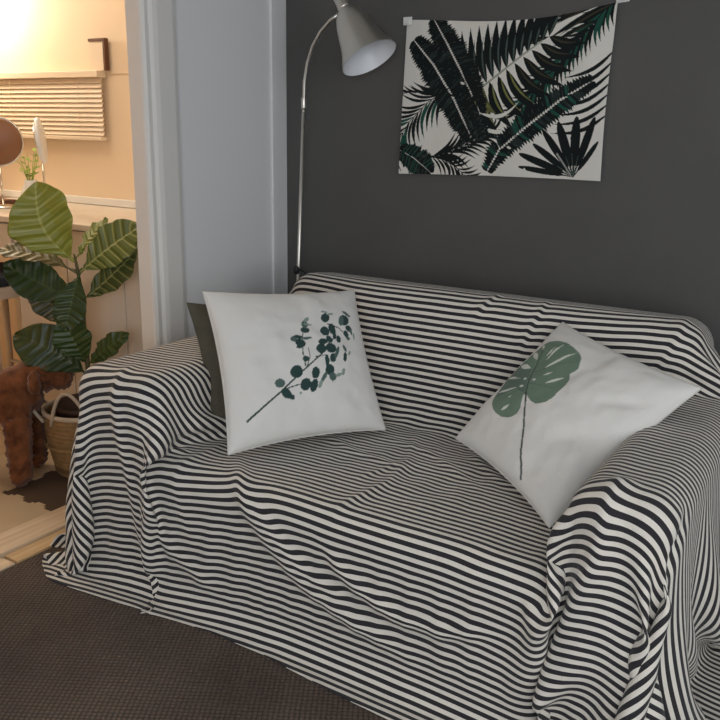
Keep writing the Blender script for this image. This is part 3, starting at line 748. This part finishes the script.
for s in (-1, 1):
    e0 = Vector((-2.71, 2.005, .44))+Vector((-.62, .78, 0))*s*-.068
    ear = skin_mesh('ear', [tuple(e0), tuple(e0+Vector((.005, 0, -.03))+Vector((-.62, .78, 0))*s*-.018), tuple(e0+Vector((.005, 0, -.085))+Vector((-.62, .78, 0))*s*-.016)], [(0,1),(1,2)], [.018,.026,.024], sub=1)
    n2_ = len(ear.vertices); c2 = np.empty(n2_*3, np.float32); ear.vertices.foreach_get('co', c2); c2 = c2.reshape(-1, 3).astype(float)
    q2 = np.empty(n2_*3, np.float32); ear.vertices.foreach_get('normal', q2); c2 += q2.reshape(-1, 3)*(.006*curls(c2, 140))[:, None]; ear.vertices.foreach_set('co', c2.astype(np.float32).ravel()); ear.update()
    eo = bpy.data.objects.new('ear', ear); COL.objects.link(eo); ear.materials.clear(); ear.materials.append(M['fur']); ear.polygons.foreach_set('use_smooth', [True]*len(ear.polygons)); child(eo, dog)
# ------------------------------------------------------------------ painting prints onto colour grids
def inside(px, py, pts):
    c = np.zeros(px.shape, bool); n = len(pts); j = n-1
    for i in range(n):
        xi, yi = pts[i]; xj, yj = pts[j]
        if yi != yj:
            c ^= ((yi > py) != (yj > py)) & (px < (xj-xi)*(py-yi)/(yj-yi)+xi)
        j = i
    return c
def fill(img, gx, gy, pts, col, jitter=0, rng=None):
    xs = [p[0] for p in pts]; ys = [p[1] for p in pts]
    m = (gx >= min(xs)) & (gx <= max(xs)) & (gy >= min(ys)) & (gy <= max(ys))
    if not m.any(): return
    ii = np.where(m.any(1))[0]; jj = np.where(m.any(0))[0]
    a, b, c, d = ii[0], ii[-1]+1, jj[0], jj[-1]+1
    k = inside(gx[a:b, c:d], gy[a:b, c:d], pts)
    sub = img[a:b, c:d]; sub[k] = np.array(col)[:3]
def stroke(pts, w0, w1):
    """tapered polyline -> polygon"""
    L = []; R = []; n = len(pts)
    for i, p in enumerate(pts):
        q = pts[min(i+1, n-1)]; o = pts[max(i-1, 0)]; dx, dy = q[0]-o[0], q[1]-o[1]; l = math.hypot(dx, dy) or 1
        w_ = (w0+(w1-w0)*i/(n-1))/2; L.append((p[0]-dy/l*w_, p[1]+dx/l*w_)); R.append((p[0]+dy/l*w_, p[1]-dx/l*w_))
    return L+R[::-1]
def leaflet(a, b, w, bend=0, n=9):
    """pointed leaf outline from a to b"""
    dx, dy = b[0]-a[0], b[1]-a[1]; L = []; R = []
    for i in range(n+1):
        t = i/n; h = math.sin(PI*t**.8)*w/2; cx = a[0]+dx*t-dy*bend*math.sin(PI*t); cy = a[1]+dy*t+dx*bend*math.sin(PI*t)
        l = math.hypot(dx, dy); L.append((cx-dy/l*h, cy+dx/l*h)); R.append((cx+dy/l*h, cy-dx/l*h))
    return L+R[::-1]
def ell(cx, cy, rx, ry, ang=0, n=18):
    c, s = math.cos(ang), math.sin(ang)
    return [(cx+rx*math.cos(t)*c-ry*math.sin(t)*s, cy+rx*math.cos(t)*s+ry*math.sin(t)*c) for t in [2*PI*k/n for k in range(n)]]

# ------------------------------------------------------------------ cushions
M['cushion_print'] = material('printed_white_cotton', (1, 1, 1, 1), .85, spec=.2, sheen=.1, vcol='print', bump=(260, .12))
M['cushion_white'] = material('white_cotton', lin(226, 224, 220), .85, spec=.2, sheen=.1, bump=(260, .12))
M['olive'] = material('dark_olive_cotton', lin(92, 88, 76), .9, spec=.2, bump=(220, .2), vary=(30, lin(84, 80, 69)))
M['pipe_white'] = material('white_seam', lin(215, 212, 206), .85)
def cushion(name, label, cor, thick, back, paint, mat, n=120, pinch=.07, seed=1, toward=(0, 0, 1.35), group=None, creases=()):
    """cor = four corners TL, TR, BR, BL"""
    TL, TR, BR, BL = [np.array(c, float) for c in cor]
    a = np.linspace(-1, 1, n); A, B = np.meshgrid(a, a)        # A left-right, B bottom-top
    Aw = A*(1-pinch*(1-B**2)); Bw = B*(1-pinch*(1-A**2))
    s = (Aw+1)/2; t = (Bw+1)/2
    base = (BL*((1-s)*(1-t))[..., None]+BR*(s*(1-t))[..., None]+TL*((1-s)*t)[..., None]+TR*(s*t)[..., None])
    nrm = np.cross((BR-BL)+(TR-TL), (TL-BL)+(TR-BR)); nrm /= np.linalg.norm(nrm)
    c0 = (TL+TR+BR+BL)/4
    if nrm@(np.array(toward)-c0) < 0: nrm = -nrm
    prof = np.clip((1-A**2)*(1-B**2), 0, 1)**.42
    prof = prof*(1+.06*lattice(A+1, B+1, 2.2, 2.2, seed))
    wr = lattice(A+1+.3*B, B+1, 4, 4, seed+5)*.0045+lattice(A+1, B+1, 9, 9, seed+9)*.0016
    edge = np.clip((1-np.maximum(abs(A), abs(B)))*8, 0, 1)
    dz = thick*prof+wr*edge
    for (x0, y0, x1, y1, amp, wd) in creases:
        e = np.array([x1-x0, y1-y0]); r = np.clip(((A-x0)*e[0]+(B-y0)*e[1])/(e@e), 0, 1)
        d = np.hypot(A-x0-r*e[0], B-y0-r*e[1]); dz = dz+amp*np.exp(-(d/wd)**2)*np.sin(PI*np.clip(r, .05, .95))*edge
    F = base+nrm*dz[..., None]
    K = base-nrm*(back*prof)[..., None]
    ctr = thing(name, label, 'cushion', tuple((BL+BR)/2 if BL[2] < .6 else c0), group)
    col = np.broadcast_to(np.array(lin(228, 226, 222))[:3], A.shape+(3,)).copy()
    if paint: paint(col, A, B)
    f = grid_obj('cover_front', F, mat, ctr, color=col)
    k = grid_obj('cover_back', K, M['cushion_white'] if paint else mat, ctr, flip=True)
    ring = np.concatenate([base[0, :], base[1:, -1], base[-1, -2::-1], base[-2:0:-1, 0]])
    mb = MB(); mb.tube([tuple(p) for p in ring[::3]]+[tuple(ring[0])], .0022, 6, False)
    mb.build('seam', M['pipe_white'] if paint else mat, ctr, smooth=True)
    return ctr
def quadmap(TL, TR, BR, BL, corr=(1, 0, 1, 0)):
    """coordinates on the flat print -> cushion coordinates, affine fit"""
    S = np.array([TL, TR, BR, BL], float); D = np.array([(-1, 1), (1, 1), (1, -1), (-1, -1)], float)
    H = np.c_[S, np.ones(4)]; c, *_ = np.linalg.lstsq(H, D, rcond=None)
    return lambda p: tuple((np.array([(p[0]-corr[1])/corr[0], (p[1]-corr[3])/corr[2], 1.])@c).tolist())
qm1 = quadmap((203, 292), (354, 290), (388, 430), (228, 456), (.90, 35.6, .87, 38.6))
def paint_sprig(img, A, B):
    dk = lin(48, 72, 70); md = lin(84, 106, 100); lt = lin(140, 158, 150); stc = lin(70, 84, 78)
    def P(pts, c): fill(img, A, B, [qm1(p) for p in pts], c)
    P(stroke([(252, 411), (264, 402), (277, 392), (296, 375), (311, 362), (322, 352), (330, 338)], 2.0, 1.0), stc)
    P(stroke([(277, 392), (286, 388), (298, 385), (306, 384)], 1.2, .8), stc)
    P(stroke([(299, 370), (296, 358), (296, 345), (299, 325)], 1.1, .7), stc)
    P(stroke([(300, 372), (303, 362), (301, 354)], 1.0, .6), stc)
    P(stroke([(308, 362), (318, 360), (322, 372), (326, 384)], 1.0, .7), stc)
    P(stroke([(322, 328), (334, 331), (342, 338), (347, 330)], 1.2, .7), stc)
    P(stroke([(318, 345), (328, 352), (331, 356)], 1.0, .7), stc)
    for x, y, rx, ry, an, c in [
        (276.5,384,4,3.6,.3,md),(283,393,4.6,3.2,.6,dk),(288,396,3,1.8,.5,dk),(291,375,5.2,5,.2,dk),(300,386,4.2,5,.2,dk),(309,376,3.4,4.8,.1,dk),
        (308,387,3,5.4,.3,dk),(299,364,2.7,2.3,0,dk),(294,349,4.5,3.6,.3,dk),(288,345,2.8,2.6,0,md),(293,343,4,1.6,.2,dk),(300,344,4.5,1.3,-.1,md),
        (299,336,3.8,2.6,.2,dk),(299,330,2.8,3.6,.1,md),(301,325,3,1.6,-.8,lt),(302,330,4,1,.1,lt),(293,353,2.6,1.2,0,dk),
        (320,322,3.8,4.2,.3,dk),(325,318,3.4,1,-.2,lt),(319,316,3,.9,.1,lt),(319,336,4.4,4.4,0,dk),(323,344,2.6,3.6,-.6,dk),(316,347,4.2,2.8,-.3,dk),
        (314,354,4.4,4.2,.2,dk),(324,353,4.8,4.4,.2,dk),(326,362,3,3.8,.2,dk),(330,357,1.6,6,.35,md),(333,343,2.2,3.6,.1,dk),(327,333,3.2,5.2,-.3,dk),
        (329,340,1.6,3.4,0,dk),(320,365,1.9,5,-.15,dk),(323,373,4,4.6,0,dk),(326,379,3.2,3.6,0,md),(317,380,1.6,5.4,.5,md),(314,386,1.5,3.4,.3,lt),(332,377,3,1.5,-.4,lt),
        (337,374,1.4,3,.2,lt),(340,323,4.8,4.8,.2,dk),(337,324,2.6,4.6,.1,md),(343,316,4.6,1.5,.5,md),(345,331,3.2,2.6,.4,dk),(342,337,2.2,3.6,-.4,dk),
        (344,341,2,1.6,0,md),(351,338,.9,3.2,0,lt),(339,352,1.4,3.4,-.5,md),(339,360,1.7,4,.1,dk),(344,356,1,2.2,.4,lt),(348,334,1.2,3,-.3,md),(296,393,1.2,1,0,lt)]:
        P(ell(x, y, rx*1.14, ry*1.1, an), c)
qm2 = quadmap((563, 323), (702, 388), (553, 528), (455, 437), (.84, 80.4, .82, 58.9))
def paint_monstera(img, A, B):
    def P(pts, c): fill(img, A, B, [qm2(p) for p in pts], c)
    g = lin(112, 134, 116); g2 = lin(98, 118, 106); cr = lin(214, 218, 208); st = lin(66, 76, 70)
    out = [(534.7,401),(536.5,405),(539,408.5),(544.5,411.3),(549,411.5),(554,410),(559,406.5),(563,402),(567.8,397),(571,394),(573.3,390),(574,382.5),(578,380),(581.4,376.7),(583,371),(584,366),(582.4,361),(579.5,357),
           (576.6,353.4),(573.7,351.4),(570.6,348.5),(567.8,347.5),(563,345.6),(558,345),(553,345.6),(548.4,347.5),(543,350),(538.6,353.3),(534,357),(529,362),(522,367.5),(513,374.7),(507,382),(501.7,390),(499,394.5),(497.8,399),
           (497.6,404),(498.8,409.8),(501.5,413.6),(505.6,416.6),(510,419),(515.3,419.9),(520.5,419.4),(525,417.5),(528.2,413),(529.9,407.8),(531,404.4),(531.8,402)]
    P(out, g)
    mid = [(533.5,402),(536,390),(539,378),(543,366),(548,353)]
    P([p for p in out if p[0] < 530 and p[1] < 402][:0] or [(532,401),(534,390),(537,378),(530,364),(522,367.5),(513,374.7),(507,382),(501.7,390),(499,399),(510,396),(520,392)], g2)
    for a, b, w_ in [((549,377),(581,360),2.0),((551,368),(569.5,349.5),1.9),((552,392),(570,386),2.2),((550,384),(559,381),1.6),((511,378.5),(526,383.5),2.6),((501,392.6),(525,393),2.0),
                     ((524,368),(536,374),5.2),((537,355),(541.6,365),4.6),((547,348),(547.4,356),2.2),((508,413),(517.5,408.6),2.2),((526,392.8),(531.5,392.8),2.2),((530,385.4),(534,386.4),2.6),((539.6,388),(543.2,387.6),2.4),
                     ((551,363),(561,354),1.2),((515,402),(519,400.5),1.0)]:
        P(leaflet(a, b, w_*1.15), cr)
    P(stroke(mid, 1.6, .7), st)
    for a, b in [((536,391),(560,397)),((539,379),(578,370)),((543,366),(566,349)),((535,393),(504,403)),((537,384),(512,381))]: P(stroke([a, b], .8, .3), lin(92, 114, 100))
    P(stroke([(534.6,400),(532.6,420),(530,442),(526.8,464)], 1.7, 1.9), st)
cushion('printed_cushion', 'white square cushion printed with a eucalyptus sprig, leaning at the left end', [(-1.722,1.865,.866), (-1.482,2.328,.828), (-1.233,2.130,.452), (-1.488,1.693,.455)],
        .085, .05, paint_sprig, M['cushion_print'], n=200, seed=3, creases=[(-.2,-.8,.5,-.92,-.006,.10), (-.95,.1,-.6,.3,-.004,.1)])
cushion('printed_cushion', 'white square cushion printed with one monstera leaf, tipped against the right arm', [(-.790,2.385,.803), (-.350,2.165,.736), (-.588,1.800,.440), (-.985,2.105,.485)],
        .085, .05, paint_monstera, M['cushion_print'], n=220, seed=8, creases=[(.95,.0,.3,-.45,-.010,.10), (.9,.5,.45,.2,-.007,.08), (.6,-.7,.1,-.9,-.006,.1), (.9,-.3,.5,-.6,.006,.08)])
cushion('olive_cushion', 'plain dark olive cushion half hidden behind the eucalyptus cushion', [(-1.783,1.860,.825), (-1.60,2.26,.775), (-1.43,2.16,.47), (-1.650,1.81,.46)],
        .05, .025, None, M['olive'], n=80, seed=12)
# ------------------------------------------------------------------ leaf-print wall cloth
def paint_tapestry(img, gx, gy):
    """gx, gy run over the cloth in a 720 x 576 drawing frame (cloth = x 35..645, y 60..515)"""
    rng = np.random.RandomState(5)
    K = lin(26, 31, 31); K2 = lin(40, 50, 48); TEAL = lin(34, 78, 66); OL = lin(120, 122, 74); W_ = lin(220, 218, 210); GR = lin(74, 88, 82); BR = lin(62, 58, 46)
    def P(pts, c): fill(img, gx, gy, pts, c)
    def along(pts, t):
        L = [math.dist(pts[i], pts[i+1]) for i in range(len(pts)-1)]; s = t*sum(L)
        for i, l in enumerate(L):
            if s <= l or i == len(L)-1:
                k = s/l; a, b = pts[i], pts[i+1]; return (a[0]+(b[0]-a[0])*k, a[1]+(b[1]-a[1])*k), math.atan2(b[1]-a[1], b[0]-a[0])
            s -= l
    def frond(mid, n, l0, l1, w_, ang, col, side=(1, -1), bend=.12, col2=None):
        for k in range(n):
            t = (k+.5)/n; (x, y), a = along(mid, t); ln = l0+(l1-l0)*t
            for s in side:
                an = a+s*ang; c = col if col2 is None or rng.rand() < .6 else col2
                P(leaflet((x, y), (x+math.cos(an)*ln, y+math.sin(an)*ln), w_*(.8+.4*rng.rand()), -s*bend), c)
        P(stroke(mid, 3.5, 1.5), col)
    def banana(mid, wd, dark=K, light=GR, teal=None, n=46):
        for k in range(n):
            t = (k+.5)/n; (x, y), a = along(mid, t); h = wd/2*max(.12, math.sin(PI*(.06+.90*t)))**.45*(.88+.22*rng.rand())
            for s in (1, -1):
                an = a+s*1.35; c = [dark, K2, teal or dark][int(rng.rand()*3)]
                P(leaflet((x, y), (x+math.cos(an)*h, y+math.sin(an)*h), wd*.14, -s*.1), dark if rng.rand() < .6 else c)
        for k in range(n):
            t = (k+rng.rand())/n; (x, y), a = along(mid, t); s = 1 if k % 2 else -1; an = a+s*1.3
            r0 = wd*(.05+.2*rng.rand()); r1 = r0+wd*.2*rng.rand()
            P(stroke([(x+math.cos(an)*r0, y+math.sin(an)*r0), (x+math.cos(an)*r1, y+math.sin(an)*r1)], 1.6, .6), light)
    # thin palm fronds, left, bottom, right
    frond([(190,255), (120,300), (60,360), (20,430)], 13, 120, 90, 10, .75, K, side=(1, -1), col2=TEAL)
    frond([(230,290), (150,272), (60,270), (30,275)], 8, 70, 60, 7, .35, K, side=(1,))
    frond([(135,462), (190,452), (250,425), (330,385)], 12, 105, 60, 9, .62, K)
    frond([(135,462), (180,470), (220,490), (260,520)], 9, 70, 50, 8, .85, K, side=(1, -1))
    frond([(650,25), (600,90), (540,160), (470,240), (400,330)], 26, 90, 85, 10, .62, K, side=(1, -1), col2=TEAL)
    for k in range(7): P(leaflet((655, 175+27*k), (520-4*k, 240+25*k), 11, -.12), K)
    # striped upper right blades
    for a, b, w_ in [((640,45),(455,92),20),((645,60),(470,125),20),((600,95),(480,140),12),((470,120),(360,150),18),((560,55),(470,75),8)]: P(leaflet(a, b, w_, .05), K); P(leaflet((a[0]-8, a[1]+2), (b[0]+20, b[1]), w_*.3, .05), BR)
    # split-leaf in the middle: fingers either side of a pale rib
    A0, A1 = (262, 275), (470, 118)
    for k in range(12):
        t = k/11; x = A0[0]+(A1[0]-A0[0])*t; y = A0[1]+(A1[1]-A0[1])*t
        P(leaflet((x, y), (x-10+40*t-40*(1-t), y-185+70*t), 26, -.05), K)
        P(leaflet((x, y), (x+6+40*t-40*(1-t), y-160+70*t), 5, -.06), GR)
    for k in range(10):
        t = k/9; x = A0[0]+(A1[0]-A0[0])*t; y = A0[1]+(A1[1]-A0[1])*t
        ln = 150+40*math.sin(PI*t)-40*t; an = 1.25-.95*t
        P(leaflet((x, y), (x+math.cos(an)*ln, y+math.sin(an)*ln), 30, .10), K)
        P(leaflet((x+8, y+4), (x+math.cos(an)*ln*.8, y+math.sin(an)*ln*.8), 6, .10), BR if k > 4 else OL)
    P(leaflet((285, 255), (335, 335), 34, .2), lin(96, 98, 62)); P(leaflet((292, 262), (318, 320), 14, .2), OL)
    for a, b in [((270,360),(420,350)),((280,330),(400,300))]: P(leaflet(a, b, 12, .22), W_)
    P(stroke([(258, 280), (330, 222), (400, 165), (452, 128)], 7, 4), lin(150, 156, 142))
    # broad dark banana leaves
    banana([(60,118), (130,190), (200,290), (262,398)], 118)
    banana([(120,55), (170,130), (230,230), (285,330)], 112)
    banana([(255,330), (290,385), (300,402)], 60)
    banana([(318,505), (350,440), (430,370), (520,300), (600,252)], 98, teal=TEAL)
    banana([(30,440), (80,465), (140,510)], 90, teal=TEAL)
    for x, y in [(225,245), (380,432)]: P(ell(x, y, 7, 3.5, .4), W_)
    # fan, lower right
    C0 = (570, 508)
    for an, ln, w_ in [(-3.0,150,20),(-2.78,160,26),(-2.5,140,24),(-2.2,150,26),(-1.90,150,32),(-1.58,155,34),(-1.28,160,28),(-1.0,110,18)]:
        P(ell(C0[0]+math.cos(an)*ln*.62, C0[1]+math.sin(an)*ln*.62, ln*.44, w_*.40, an), K); P(stroke([C0, (C0[0]+math.cos(an)*ln*.6, C0[1]+math.sin(an)*ln*.6)], 2, 7), K)
    for an, ln in [(-2.6,110),(-2.0,120),(-1.7,130),(-1.4,120)]: P(stroke([C0, (C0[0]+math.cos(an)*ln*.5, C0[1]+math.sin(an)*ln*.5)], 3, 1.5), GR)
    P([(330,512), (380,470), (405,512)], W_); P([(410,512), (432,488), (450,512)], W_)
    P(stroke([(520, 445), (565, 508)], 5, 4), lin(150, 152, 146))
NX, NY = 520, 390
s_ = np.linspace(0, 1, NX); t_ = np.linspace(0, 1, NY); SS, TT = np.meshgrid(s_, t_)      # TT 0 = top
TLc, TRc, BLc, BRc = np.array((-1.618, 1.722)), np.array((-.855, 1.740)), np.array((-1.632, 1.178)), np.array((-.860, 1.186))
XZ = (TLc*((1-SS)*(1-TT))[..., None]+TRc*(SS*(1-TT))[..., None]+BLc*((1-SS)*TT)[..., None]+BRc*(SS*TT)[..., None])
XZ[..., 1] -= .030*np.sin(PI*SS**1.25)*(1-TT)**2.2*1.0          # top hem sags between its pins
XZ[..., 1] += .004*np.sin(PI*SS)*TT
XZ[..., 0] -= .008*np.sin(PI*TT)*(SS > .5)*(SS-.5)*2
YY = WB-.008-.006*np.abs(np.sin(SS*9+TT*2))*(.3+TT)-.010*np.exp(-(((SS-.97)*3+(TT-.12)*1.2)/.12)**2)*(1-TT)
YY += -.006*np.exp(-((SS-.93+TT*.25)/.03)**2)*(1-TT)**2
TP = np.stack([XZ[..., 0], YY, XZ[..., 1]], -1)
tc_ = np.broadcast_to(np.array(lin(222, 219, 212))[:3], SS.shape+(3,)).copy()
paint_tapestry(tc_, 35+SS*610, 62+TT*453-0*SS)
M['tapestry'] = material('printed_cloth', (1, 1, 1, 1), .85, spec=.15, vcol='print')
tp = grid_obj('leaf_print_wall_cloth', TP, M['tapestry'], color=tc_)
tp.modifiers.new('thick', 'SOLIDIFY').thickness = .001
tag(tp, 'cloth wall hanging printed with dark palm and monstera leaves on the grey wall', 'wall hanging')
M['tape'] = material('white_plastic_hook', lin(232, 232, 228), .45)
def clip(loc, w_, h_, label, ang):
    t = thing('adhesive_hook', label, 'hook', loc)
    mb = MB().box(-w_/2, w_/2, -.004, .0, -h_/2, h_/2); R = Matrix.Translation(loc) @ Matrix.Rotation(ang, 4, 'Y')
    mb.v = [tuple(R @ Vector(p)) for p in mb.v]; mb.build('pad', M['tape'], t, bevel=.0018)
    mb = MB().box(-w_*.22, w_*.22, -.014, -.003, -h_*.35, h_*.05); mb.v = [tuple(R @ Vector(p)) for p in mb.v]; mb.build('hook', M['tape'], t, bevel=.0015)
clip((-1.606, WB-.024, 1.716), .036, .028, 'small white hook at the upper left corner of the leaf wall hanging', 0)
clip((-.845, WB-.001, 1.752), .042, .026, 'small white hook at the upper right corner of the leaf wall hanging', -.1)
